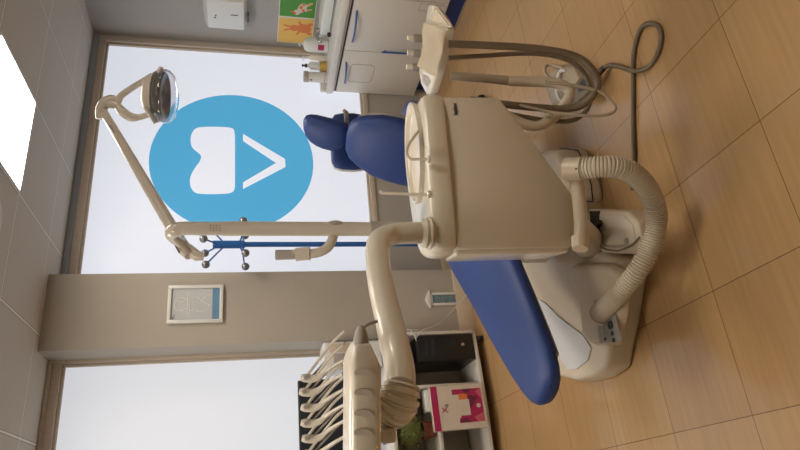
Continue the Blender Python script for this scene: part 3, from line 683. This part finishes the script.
# ------------------------------------------------------------------ spittoon cabinet
# front plane runs almost along X; corners of the front face
FL = V((.735, 1.82, .868)); FR = V((1.325, 1.735, .868))
fx = (V((FR.x-FL.x, FR.y-FL.y, 0))).normalized(); fy = V((-fx.y, fx.x, 0))   # fy points away from the camera
def sp(u, v, z): return V((FL.x, FL.y, 0))+fx*u+fy*v+UP*z
Wd = .595
t = thing('spittoon_cabinet', 'large beige spittoon cabinet with tapered front panel beside the dental chair', 'dental unit', sp(.3, .12, 0))
unit = t
def uz(x, y, off=0.0):   # photo point on the front plane -> (u, z)
    k = ray(x, y); P0 = V((FL.x, FL.y, 0))+fy*off; tt = (P0-O).dot(fy)/k.dot(fy); q = O+k*tt
    return (q-P0).dot(fx), q.z
face = [uz(*p) for p in ((457, 257), (440, 97), (497, 97), (536, 146), (571, 192), (578, 204), (575, 246), (570, 250))]
face = [uz(*p) for p in ((457, 249), (440, 97), (494, 97), (500, 99), (536, 146), (569, 190), (576, 200), (577, 210), (574, 240), (569, 247))]
b1 = NB(); prism(b1, [sp(u, 0, z) for u, z in face], fy*.018, .006, 2); obj('front_panel', b1, 'panel', t)
body = [uz(*p) for p in ((457, 254), (440, 97), (494, 97), (536, 146), (573, 195), (578, 215), (573, 251))]
b1 = NB(); prism(b1, [sp(u, .021, z) for u, z in body], fy*.17, .012, 3, top_scale=.93); obj('cabinet_body', b1, 'plastic', t)
text('logo_lettering', 'Suplident', .023, sp(*[uz(457.5, 115.5)[0], -.0012, uz(457.5, 115.5)[1]]), fx, UP, 'ink', t, xs=.56)
b1 = NB(); lathe(b1, [(.06, -.01), (.065, 0), (.065, .05), (.06, .06), (0, .06)], sp(Wd-.038, .10, .735)-fy*.03, fy, seg=28); obj('side_cover', b1, 'base', t)
# top shell (rounded rim piece)
u0, u1 = .026, Wd+.02
def shell_ring(z, grow, bulge=0.0):
    pts = []
    o = [(u0, .07), (u0+.01, .14), (u0+.05, .20), (.18, .25), (.40, .30), (.54, .29), (u1-.01, .23), (u1, .12), (u1-.005, .03), (u1-.04, -.005), (.40, -.012), (.2, -.012), (.05, -.005), (u0+.01, .03)]
    c = V((.295, .14, 0))
    for u, v in o:
        p = V((u, v, 0)); p = c+(p-c)*grow; pts.append(sp(p.x, p.y, z))
    return smoothpoly(pts, 4)
b1 = NB()
rings = [shell_ring(.868, .985), shell_ring(.874, 1.0), shell_ring(.912, 1.0), shell_ring(.930, .985), shell_ring(.940, .95), shell_ring(.943, .90)]
rv = [[b1.verts.new(p) for p in r_] for r_ in rings]
n = len(rv[0])
for A_, B_ in zip(rv, rv[1:]):
    for k in range(n): b1.faces.new((A_[k], A_[(k+1) % n], B_[(k+1) % n], B_[k]))
b1.faces.new(rv[0][::-1]); b1.faces.new(rv[-1]); obj('top_shell', b1, 'plastic', t, 50)
# bowl
bc_ = sp(.43, .125, .902)
rot_ = math.atan2(fx.y, fx.x)
b1 = NB(); lathe(b1, [(.160, 0), (.178, .008), (.190, .035), (.195, .052), (.193, .058), (.185, .057), (.178, .046), (.14, .034), (.07, .030), (.02, .028), (0, .028)], bc_, seg=48, sy=.52, rot=rot_)
obj('bowl', b1, 'plastic', t, 50)
b1 = NB(); lathe(b1, [(.012, 0), (.012, .003), (0, .003)], bc_+UP*.029); obj('drain', b1, 'chrome', t)
# bowl rinse spout and cup filler
a = gz(430, 159.5, .943); da = (a-O).dot(FW)
b1 = NB(); tube(b1, [a, at(420, 159.3, da), at(411, 159, da), at(406.5, 154, da+.01), at(408, 146, da+.03), at(413, 138, da+.05), at(418.5, 131, da+.07)], .0052, 10); obj('rinse_spout', b1, 'plastic', t)
b1 = NB(); lathe(b1, [(.013, 0), (.013, .008), (.008, .011), (0, .011)], a); obj('spout_collar', b1, 'plastic', t)
b_ = gz(430, 194.5, .943); db = (b_-O).dot(FW)
b1 = NB(); tube(b1, [b_, at(415, 194.3, db), at(395, 193.6, db), at(384, 193, db), at(380.5, 192.2, db), at(380.5, 190, db)], .0052, 10); obj('cup_filler', b1, 'plastic', t)
b1 = NB(); lathe(b1, [(.013, 0), (.013, .008), (.008, .011), (0, .011)], b_); obj('spout_collar', b1, 'plastic', t)
# under-cabinet beam, connector and corrugated hose
b1 = NB(); tube(b1, [at(575, 170, 2.19), at(579, 200, 2.17), at(581, 225, 2.15), at(580, 246, 2.13)], .024, 16); obj('support_beam', b1, 'base', t)
b1 = NB(); rod(b1, at(580, 238, 2.13), at(580, 249, 2.11), .030, .026, 20); obj('beam_cap', b1, 'base', t)
b1 = NB(); rod(b1, ch(.62, .10, -.08)+V((.05, -.02, 0)), at(570, 222, 2.25), .07, .05, 20); obj('pillar', b1, 'base', t)
b1 = NB(); rod(b1, at(566, 169, 2.17), at(583, 168.5, 2.13), .040, .040, 20); cn = obj('hose_connector', b1, 'base', t)
b1 = NB(); ball(b1, at(576, 169, 2.09), .0035); obj('screw', b1, 'black', cn)
hp = [at(580, 168.5, 2.14), at(596, 167, 2.11), at(614, 167, 2.10), at(632, 173, 2.12), at(648, 190, 2.18), at(656.5, 216, 2.23), at(651, 246, 2.25), at(636, 273, 2.27), at(618, 294, 2.34), at(605, 308, 2.44), at(599, 315, 2.51)]
path = spline(hp, 20)
# even resample
def resample(path, step):
    out = [path[0]]; acc = 0
    for a, b__ in zip(path, path[1:]):
        l_ = (b__-a).length
        while acc+l_ >= step:
            tt = (step-acc)/l_; a = a.lerp(b__, tt); out.append(a); l_ = (b__-a).length; acc = 0
        acc += l_
    return out
path = resample(path, .0020)
rad = [.0335+(.0042 if (i % 5) < 3 else -.0005) for i in range(len(path))]
b1 = NB(); sweep(b1, path, rad, 20); obj('corrugated_hose', b1, 'corr', t, 60)
b1 = NB(); sweep(b1, [path[-1]-(path[-1]-path[-8])*1.2, path[-1]+(path[-1]-path[-8])*.5], .042, 20); obj('hose_cuff', b1, 'base', t)

# ------------------------------------------------------------------ assistant's instrument tray on its arm
t = thing('instrument_tray', 'ivory assistant instrument tray on a beige arm in front of the cabinets', 'tray', gz(570, 110, 0.1))
zt = .80
outl = [gz(x, y, .775) for x, y in ((439, 93), (449, 60), (456, 30), (451, 20), (441, 6), (437, 6), (434, 22), (430, 45), (427, 72), (429, 84), (435, 95))]
b1 = NB(); prism(b1, outl, (0, 0, .038), .010, 3, top_scale=1.02); obj('tray_body', b1, 'plastic', t, 50)
b1 = NB(); prism(b1, [gz(x, y, .812) for x, y in ((449, 25), (437, 9), (432, 22))], (0, 0, .003), .001); obj('recess', b1, 'base', t, 0)
b1 = NB(); q = [gz(x, y, .815) for x, y in ((452, 27), (437, 7), (434.5, 6.5), (430.5, 22), (452, 27))]; sweep(b1, q, .003, 8, False); obj('recess_rim', b1, 'plastic', t)
b1 = NB(); prism(b1, [gz(x, y, .812) for x, y in ((431, 82), (428, 76), (423, 74), (423, 83), (428, 87))], (0, 0, .003), .001); pd = obj('keypad', b1, 'greyplastic', t, 0)
for k in range(5):
    b1 = NB(); x, y = ((424.5, 76.5), (427, 78.5), (428.5, 81.5), (424.8, 80.5), (426.5, 84))[k]; lathe(b1, [(.005, 0), (.005, .002), (0, .002)], gz(x, y, .815), seg=10); obj('button', b1, 'paper', pd)
for x, y in ((416, 38), (416, 53), (415, 67)):
    a = gz(x+3.5, y+.5, .80)
    b1 = NB(); rod(b1, a-UP*.02, a+UP*.030, .017, .018, 16); hh = obj('instrument_holder', b1, 'greyplastic', t)
    b1 = NB(); rod(b1, a+UP*.031, a+UP*.055, .013, .012, 14); obj('instrument_tip', b1, 'plastic', hh)
arm = [at(450, 76, 2.44), at(480, 78, 2.43), at(512, 81, 2.42)]
b1 = NB(); tube(b1, arm, .0175, 14); obj('arm_post', b1, 'tubelight', t)
b1 = NB(); tube(b1, [at(508, 81, 2.42), at(535, 82, 2.42), at(553, 83, 2.42), at(566, 87, 2.42), at(570, 94, 2.42), at(564, 105, 2.42), at(553, 118, 2.42), at(538, 126, 2.42), at(524, 124, 2.42), at(505, 115, 2.42)], .020, 14); obj('arm_elbow', b1, 'base', t)
def hose(name, pts, r, m_='tube'):
    b1 = NB(); tube(b1, pts, r, 12, 8); obj(name, b1, m_, t)
hose('suction_hose', [at(448, 44, 2.36), at(490, 45.5, 2.37), at(530, 48, 2.37), at(564, 53, 2.36), at(585, 62, 2.35), at(597, 79, 2.34), at(595, 92, 2.34), at(582, 105, 2.36), at(560, 109, 2.39), at(520, 106, 2.42), at(485, 102, 2.44), at(470, 100, 2.45)], .0145)
hose('suction_hose', [at(448, 58, 2.40), at(480, 56, 2.42), at(530, 53.5, 2.44), at(562, 58, 2.44), at(582, 70, 2.43), at(590, 90, 2.42), at(588, 108, 2.42), at(574, 120, 2.42), at(552, 121, 2.43), at(515, 115, 2.45), at(485, 108, 2.46)], .009)
hose('syringe_hose', [at(545, 82, 2.37), at(570, 85, 2.35), at(598, 91, 2.33), at(612, 102, 2.32), at(615, 110, 2.31), at(606, 115, 2.31), at(585, 115.5, 2.32), at(550, 112, 2.36), at(515, 104, 2.42), at(490, 101, 2.46)], .006, 'tubelight')

# paper towel on the tray
tw = [gz(x, y, .85) for x, y in ((426, 17), (444, 26), (441, 42), (443, 58), (436, 76), (426, 68), (416, 66), (420, 46), (418, 32), (419, 22))]
b1 = NB()
gx_, gy_ = 14, 18
c00, c10, c01, c11 = gz(425, 22, .822), gz(446, 30, .822), gz(419.5, 66, .822), gz(438, 77, .822)
gr = []
for i in range(gx_+1):
    row = []
    for j in range(gy_+1):
        a, b__ = i/gx_, j/gy_
        p = c00*(1-a)*(1-b__)+c10*a*(1-b__)+c01*(1-a)*b__+c11*a*b__
        p = p+UP*(.006*math.sin(b__*7+a*2)+.004*math.sin(a*9-b__*4)+.008)
        if i == 0 or i == gx_: p = p-UP*.004+V((math.sin(b__*9)*.004, 0, 0))
        row.append(b1.verts.new(p))
    gr.append(row)
for i in range(gx_):
    for j in range(gy_): b1.faces.new((gr[i][j], gr[i+1][j], gr[i+1][j+1], gr[i][j+1]))
r_ = bmesh.ops.solidify(b1, geom=b1.faces[:], thickness=.006)
tag(obj('paper_towel', b1, 'towel', loc=gz(430, 47, .845)), 'folded cream paper towel lying on the assistant instrument tray', 'towel')

# ------------------------------------------------------------------ foot control on the floor with its cable
fc = gz(577, 88, .0)
t = thing('foot_control', 'beige foot control pedal on the tiled floor with a looping grey cable', 'foot pedal', fc)
b1 = NB(); pq = [gz(x, y, 0) for x, y in ((601, 92), (602, 76), (594, 65), (580, 62), (566, 69), (561, 96), (568, 110), (588, 106))]
prism(b1, pq, (0, 0, .10), .012, 3, top_scale=.82); obj('housing', b1, 'tubelight', t, 50)
b1 = NB(); prism(b1, [gz(x, y, .1005) for x, y in ((589, 80), (584, 75), (576, 84), (572, 100), (578, 103), (590, 91))], (0, 0, .006), .002, 2); obj('pedal_plate', b1, 'tube', t)
b1 = NB(); prism(b1, [gz(x, y, .107) for x, y in ((587, 82), (583, 79), (578, 86), (579, 92), (586, 90))], (0, 0, .002)); obj('pedal_pad', b1, 'dark', t, 0)
b1 = NB(); tube(b1, [gz(563, 68, .10), gz(556, 66, .12), gz(549, 65, .14), gz(545, 68, .16), gz(546, 74, .16), gz(551, 79, .15), gz(558, 83, .11)], .008, 10); obj('carry_handle', b1, 'tubelight', t)
b1 = NB(); tube(b1, [gz(566, 70, .10), gz(560, 72, .115), gz(557, 84, .12), gz(558, 96, .115), gz(564, 102, .09)], .009, 10); obj('foot_rail', b1, 'whitepl', t)
cp_ = [gz(x, y, z) for x, y, z in ((598, 73, .05), (604, 68, .03), (611, 65, .012), (621, 67, .0095), (630, 70, .014), (635, 71, .031), (642, 70, .02), (650, 65.5, .0095), (657, 55, .0095), (661, 41, .0095), (660, 30, .0095), (654, 24, .0095),
       (646, 24.5, .0095), (640, 30, .0095), (636, 42, .0095), (633.5, 56, .0095), (633, 70, .0095), (633, 90, .0095), (633, 115, .0095), (633.5, 140, .0095), (634, 165, .0095), (632, 190, .0095))]
b1 = NB(); tube(b1, cp_, .0098, 12, 8); obj('cable', b1, 'tube', t)
b1 = NB(); rod(b1, gz(595, 76, .05), gz(604, 68, .03), .016, .013); obj('cable_gland', b1, 'dark', t)

# ------------------------------------------------------------------ delivery unit on its swing arm
t = thing('delivery_unit', 'ivory delivery unit with upright instrument whips on a thick bent arm', 'dental unit', at(430, 233, 2.10))
fl_ = at(430, 233, 2.10); fl_.z = .943
t.location = fl_
b1 = NB(); lathe(b1, [(.054, 0), (.056, .006), (.050, .012), (.050, .018), (.052, .022), (.045, .030), (.040, .034), (0, .034)], fl_, seg=32); obj('arm_flange', b1, 'plastic', t)
ap = [fl_+UP*.02, fl_+UP*.07, at(392, 234.5, 2.07), at(379, 242, 2.0), at(378, 262, 1.92), at(382, 290, 1.80), at(389, 320, 1.70), at(394, 342, 1.62), at(399, 362, 1.57), at(401, 378, 1.53), at(400.5, 386, 1.51)]
b1 = NB(); sweep(b1, spline(ap, 8), [.037, .037, .037, .037, .038, .038, .038, .038, .037, .036, .034], 24); obj('swing_arm', b1, 'plastic', t, 60)
# bellows
bp_ = [at(402, 384, 1.52), at(399.5, 395, 1.51), at(396, 404, 1.51), at(390, 411, 1.52), at(383, 416, 1.53)]
path = resample(spline(bp_, 10), .0024); nn = len(path)
rad = [(.040+.011*math.sin(PI*min(1, i/(nn-1)*1.1))+(.0025 if (i % 6) < 4 else -.0055)) for i in range(nn)]
b1 = NB(); sweep(b1, path, rad, 28); obj('bellows', b1, 'plastic', t, 40)
# console body
c0 = at(361, 352, 1.42); lx = -rt*1.0; nx = -bk
Lc = .46
def cs(s, hgt, dep, zc): 
    """rounded section at distance s along the console"""
    c = c0+lx*s; c = V((c.x, c.y, zc)); return (c, nx, UP, dep, hgt)
zc = c0.z
b1 = NB(); cushion(b1, [cs(-.022, .014, .026, zc), cs(-.019, .019, .032, zc), cs(.003, .028, .050, zc), cs(.018, .033, .060, zc-.001), cs(.026, .0355, .064, zc-.002), cs(.03, .036, .065, zc-.002), cs(Lc, .036, .065, zc-.002), cs(Lc+.01, .028, .05, zc-.002)], 36, 6.0)
obj('console', b1, 'plastic', t, 40)
b1 = NB(); e = c0+lx*-.019; lathe(b1, [(.018, 0), (.018, .004), (.017, .012), (.013, .028), (.008, .038), (.005, .041), (0, .042)], e, rt, seg=20); obj('end_knob', b1, 'greyplastic', t)
b1 = NB(); tube(b1, [e+rt*.03+UP*.0+bk*.01, e+rt*.042-UP*.02+bk*.01, e+rt*.048-UP*.04+bk*.01], .0035, 8); obj('end_lever', b1, 'greyplastic', t)
# reflections of the whip arms, set on the console front as darker leaf shapes
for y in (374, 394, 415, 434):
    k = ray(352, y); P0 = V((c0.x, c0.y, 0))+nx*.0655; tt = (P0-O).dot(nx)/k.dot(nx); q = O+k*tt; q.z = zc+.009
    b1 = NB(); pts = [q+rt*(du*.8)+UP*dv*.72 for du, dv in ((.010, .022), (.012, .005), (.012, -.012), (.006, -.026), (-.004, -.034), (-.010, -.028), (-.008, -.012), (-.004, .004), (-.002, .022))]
    prism(b1, smoothpoly(pts, 3), -nx*.004+nx*.0055); obj('whip_reflection', b1, 'lampgrey', t, 0)
# whips
tips = ((307, 378), (305.5, 392), (307, 407.5), (307, 423), (308, 438.5), (309, 454))
for i, (x, y) in enumerate(tips):
    dp = 1.53
    tip = at(x, y, dp)
    b1 = NB(); tube(b1, [at(x-6, y-.5, dp), at(x-2, y, dp), at(x+6, y+.5, dp), at(x+13, y-2, dp-.005), at(x+19, y-7, dp-.01), at(x+28, y-13, dp-.02), at(x+37, y-18, dp-.03)], [.0075, .0105, .0100, .0075, .0055, .0045, .004], 12, 6)
    w_ = obj('whip_arm', b1, 'lampgrey', t, 60)
    b1 = NB(); tube(b1, [at(x+1, y-4, dp), at(x+14, y-21, dp), at(x+26, y-36, dp-.01), at(x+38, y-47, dp-.02)], .0037, 8); obj('whip_rod', b1, 'lampgrey', w_)
    b1 = NB(); tube(b1, [at(x+6, y-3, dp+.01), at(x+18, y-16, dp+.01), at(x+28, y-27, dp), at(x+38, y-36, dp-.01)], .0028, 8); obj('whip_rod', b1, 'greyplastic', w_)
    b1 = NB(); kdir = -ray(x, y).normalized(); lathe(b1, [(.005, 0), (.005, .003), (0, .003)], at(x-1, y, dp)+kdir*.0105, kdir, seg=12); obj('pivot', b1, 'greyplastic', w_)
# under-console bracket and small box
b1 = NB(); q = at(385, 433, 1.49); box(b1, q-V((.017, .03, .022)), q+V((.017, .03, .016)), .008, 3, rot=-yaw); obj('console_bracket', b1, 'lampgrey', t)
b1 = NB(); kk = at(378, 447, 1.33); box(b1, kk-V((.003, .003, .003)), kk+V((.003, .003, .003)), .001); obj('indicator', b1, 'amber', t)

# ------------------------------------------------------------------ operating light on its pole
pb = V((.90, 1.945, 0))
zb = at(375, 229, 2.17).z
t = thing('operating_light', 'beige dental operating lamp on a tall pole with jointed arm', 'lamp', (pb.x, pb.y, .943))
def pz(x): # height on the pole seen at photo column x
    lo, hi = 0.3, 2.6
    for _ in range(40):
        mid = (lo+hi)/2; q = V((pb.x, pb.y, mid))-O; xx = 400+f*q.dot(DD)/q.dot(FW)
        if xx > x: lo = mid
        else: hi = mid
    return lo
b1 = NB(); rod(b1, (pb.x, pb.y, .935), (pb.x, pb.y, pz(382)), .026, seg=20); obj('pole_socket', b1, 'greyplastic', t)
b1 = NB(); rod(b1, (pb.x, pb.y, pz(392)), (pb.x, pb.y, pz(370)), .029, .028, 24); obj('lower_collar', b1, 'greyplastic', t)
b1 = NB(); rod(b1, (pb.x, pb.y, pz(370)), (pb.x, pb.y, pz(222)), .0245, seg=24); obj('pole', b1, 'lampgrey', t)
ztop = pz(172)
b1 = NB()
tp = V((pb.x, pb.y, ztop))
kdir = V((-.25, .45, -.35))
j0 = at(181, 243, 2.22)
tube(b1, [(pb.x, pb.y, pz(222)), (pb.x, pb.y, pz(200)), (pb.x, pb.y, pz(182)), tp+UP*-.004+V((-.004, .01, 0)), tp.lerp(j0, .45)+UP*.012, j0], [.0225, .0225, .0225, .023, .022, .02], 20, 6); obj('pole_elbow', b1, 'lampgrey', t, 60)
b1 = NB(); pc = V((pb.x, pb.y, 0))
for xx in (211, 214, 217, 220):
    for k in range(3):
        a = -PI/2-.75+.35*k+(.08 if xx % 2 else 0); q = V((pb.x+.0232*math.cos(a), pb.y+.0232*math.sin(a), pz(xx)))
        box(b1, q-V((.002, .001, .0025)), q+V((.002, .001, .0025)))
obj('marking', b1, 'greyplastic', t, 0)
b1 = NB(); q = V((pb.x, pb.y, pz(335)))+V((.012, -.020, 0)); ball(b1, q, .011, (1, .7, 2.5)); obj('brake_knob', b1, 'greyplastic', t)
# side handle tube
b1 = NB(); zz = pz(333); s0 = V((pb.x, pb.y, zz))
tube(b1, [s0, at(333, 237, 2.15), at(328, 247, 2.13), at(318, 252.5, 2.12), at(304, 254, 2.12), at(292, 254.5, 2.12)], .0165, 16, 6); sh = obj('side_tube', b1, 'lampgrey', t, 60)
b1 = NB(); rod(b1, at(310, 253.5, 2.12), at(296, 254.5, 2.12), .0225, .0225, 20); obj('tube_collar', b1, 'lampgrey', sh)
b1 = NB(); rod(b1, at(296, 254.5, 2.12), at(276, 255, 2.12), .0165, .0175, 20); obj('tube_end', b1, 'greyplastic', sh)
# balance arm
j1 = at(103, 111, 2.62)
dirA = (j1-j0).normalized()
b1 = NB(); sweep(b1, [j0-dirA*.065+UP*-.005, j0-dirA*.03, j0, j0.lerp(j1, .3), j0.lerp(j1, .97), j1], [.018, .024, .022, .0205, .017, .016], 18); obj('balance_arm', b1, 'lampgrey', t, 60)
b1 = NB(); sweep(b1, [j0-dirA*.03+UP*-.01, j0-dirA*.055-UP*.035+V((-.01, 0, 0)), j0-dirA*.055-UP*.055+V((-.012, 0, 0))], [.02, .019, .014], 16); obj('joint_cover', b1, 'lampgrey', t, 60)
b1 = NB(); 
for k in (-1, 1): 
    o_ = V((0, -.0005, .0)); rod(b1, j0-dirA*.05+UP*.012*1.3+bk*-.012*k+UP*.008, j0+UP*.023+bk*-.012*k, .002)
obj('joint_slots', b1, 'dark', t, 0)
b1 = NB(); sweep(b1, [j0.lerp(j1, .80)-bk*.0125+UP*.004, j0.lerp(j1, .86)-bk*.0125+UP*.004], .008, 10); obj('arm_slot', b1, 'greyplastic', t)
# wrist joint
D2 = 2.62
b1 = NB(); sweep(b1, spline([at(119, 100, D2), at(112, 99, D2), at(105, 103, D2), at(101, 110, D2), at(101, 119, D2)], 5), [.008, .018, .0235, .0225, .019], 16); obj('wrist_joint', b1, 'lampgrey', t, 60)
b1 = NB(); rod(b1, at(108, 103.5, D2), at(119, 105, D2), .019, .017, 16); obj('wrist_axle', b1, 'lampgrey', t)
b1 = NB(); tube(b1, [at(117, 104, D2), at(121, 96, D2), at(132, 88, D2-.02), at(145, 80, D2-.04), at(152, 76, D2-.05)], [.015, .0135, .0125, .012, .013], 14); obj('yoke_arm', b1, 'lampgrey', t, 60)
b1 = NB(); tube(b1, [at(117, 105, D2), at(123, 112, D2), at(131, 117, D2+.01), at(140, 117, D2+.02), at(150, 114, D2+.03)], [.015, .020, .019, .013, .012], 14); obj('yoke_arm', b1, 'lampgrey', t, 60)
# lamp head
hc = at(150, 95.5, 2.60); ax = (V((0, 0, -1))-bk*.10-rt*.05).normalized()
b1 = NB(); lathe(b1, [(0, -.030), (.035, -.029), (.06, -.022), (.082, -.006), (.098, .014), (.104, .022), (.100, .026), (0, .026)], hc, ax, seg=36, sx=1.0, sy=.95); hd_ = obj('lamp_head', b1, 'lampgrey', t, 60)
b1 = NB(); lathe(b1, [(.102, .027), (.112, .034), (.110, .052), (.100, .064), (.090, .060), (.05, .045), (0, .040)], hc, ax, seg=36, sy=.95); obj('reflector', b1, 'greymetal', t, 60)
b1 = NB(); lathe(b1, [(.113, .050), (.117, .062), (.112, .078), (.094, .094), (.058, .104), (0, .108)], hc, ax, seg=36, sy=.95)
b1.faces.ensure_lookup_table()
big = max(b1.faces, key=lambda q_: len(q_.verts)); bmesh.ops.delete(b1, geom=[big], context='FACES_ONLY')
bmesh.ops.solidify(b1, geom=b1.faces[:], thickness=.002)
obj('clear_shield', b1, 'clear', t, 60)
b1 = NB(); tube(b1, [at(161, 68, 2.56), at(158, 76, 2.54), at(155, 84, 2.53)], [.010, .011, .008], 12); obj('grip', b1, 'lampgrey', t)
b1 = NB(); tube(b1, [at(146, 107, 2.53), at(151, 115, 2.53), at(156, 123, 2.54)], [.008, .009, .010], 12); obj('grip', b1, 'greyplastic', t)

# ------------------------------------------------------------------ light
w = bpy.data.worlds.new('world'); bpy.context.scene.world = w; w.use_nodes = True
w.node_tree.nodes['Background'].inputs[0].default_value = (0.8, 0.88, 1.0, 1); w.node_tree.nodes['Background'].inputs[1].default_value = 0.5
vs = bpy.context.scene.view_settings
vs.view_transform = 'Standard'; vs.look = 'None'; vs.exposure = 0.32; vs.gamma = 1; vs.use_curve_mapping = False
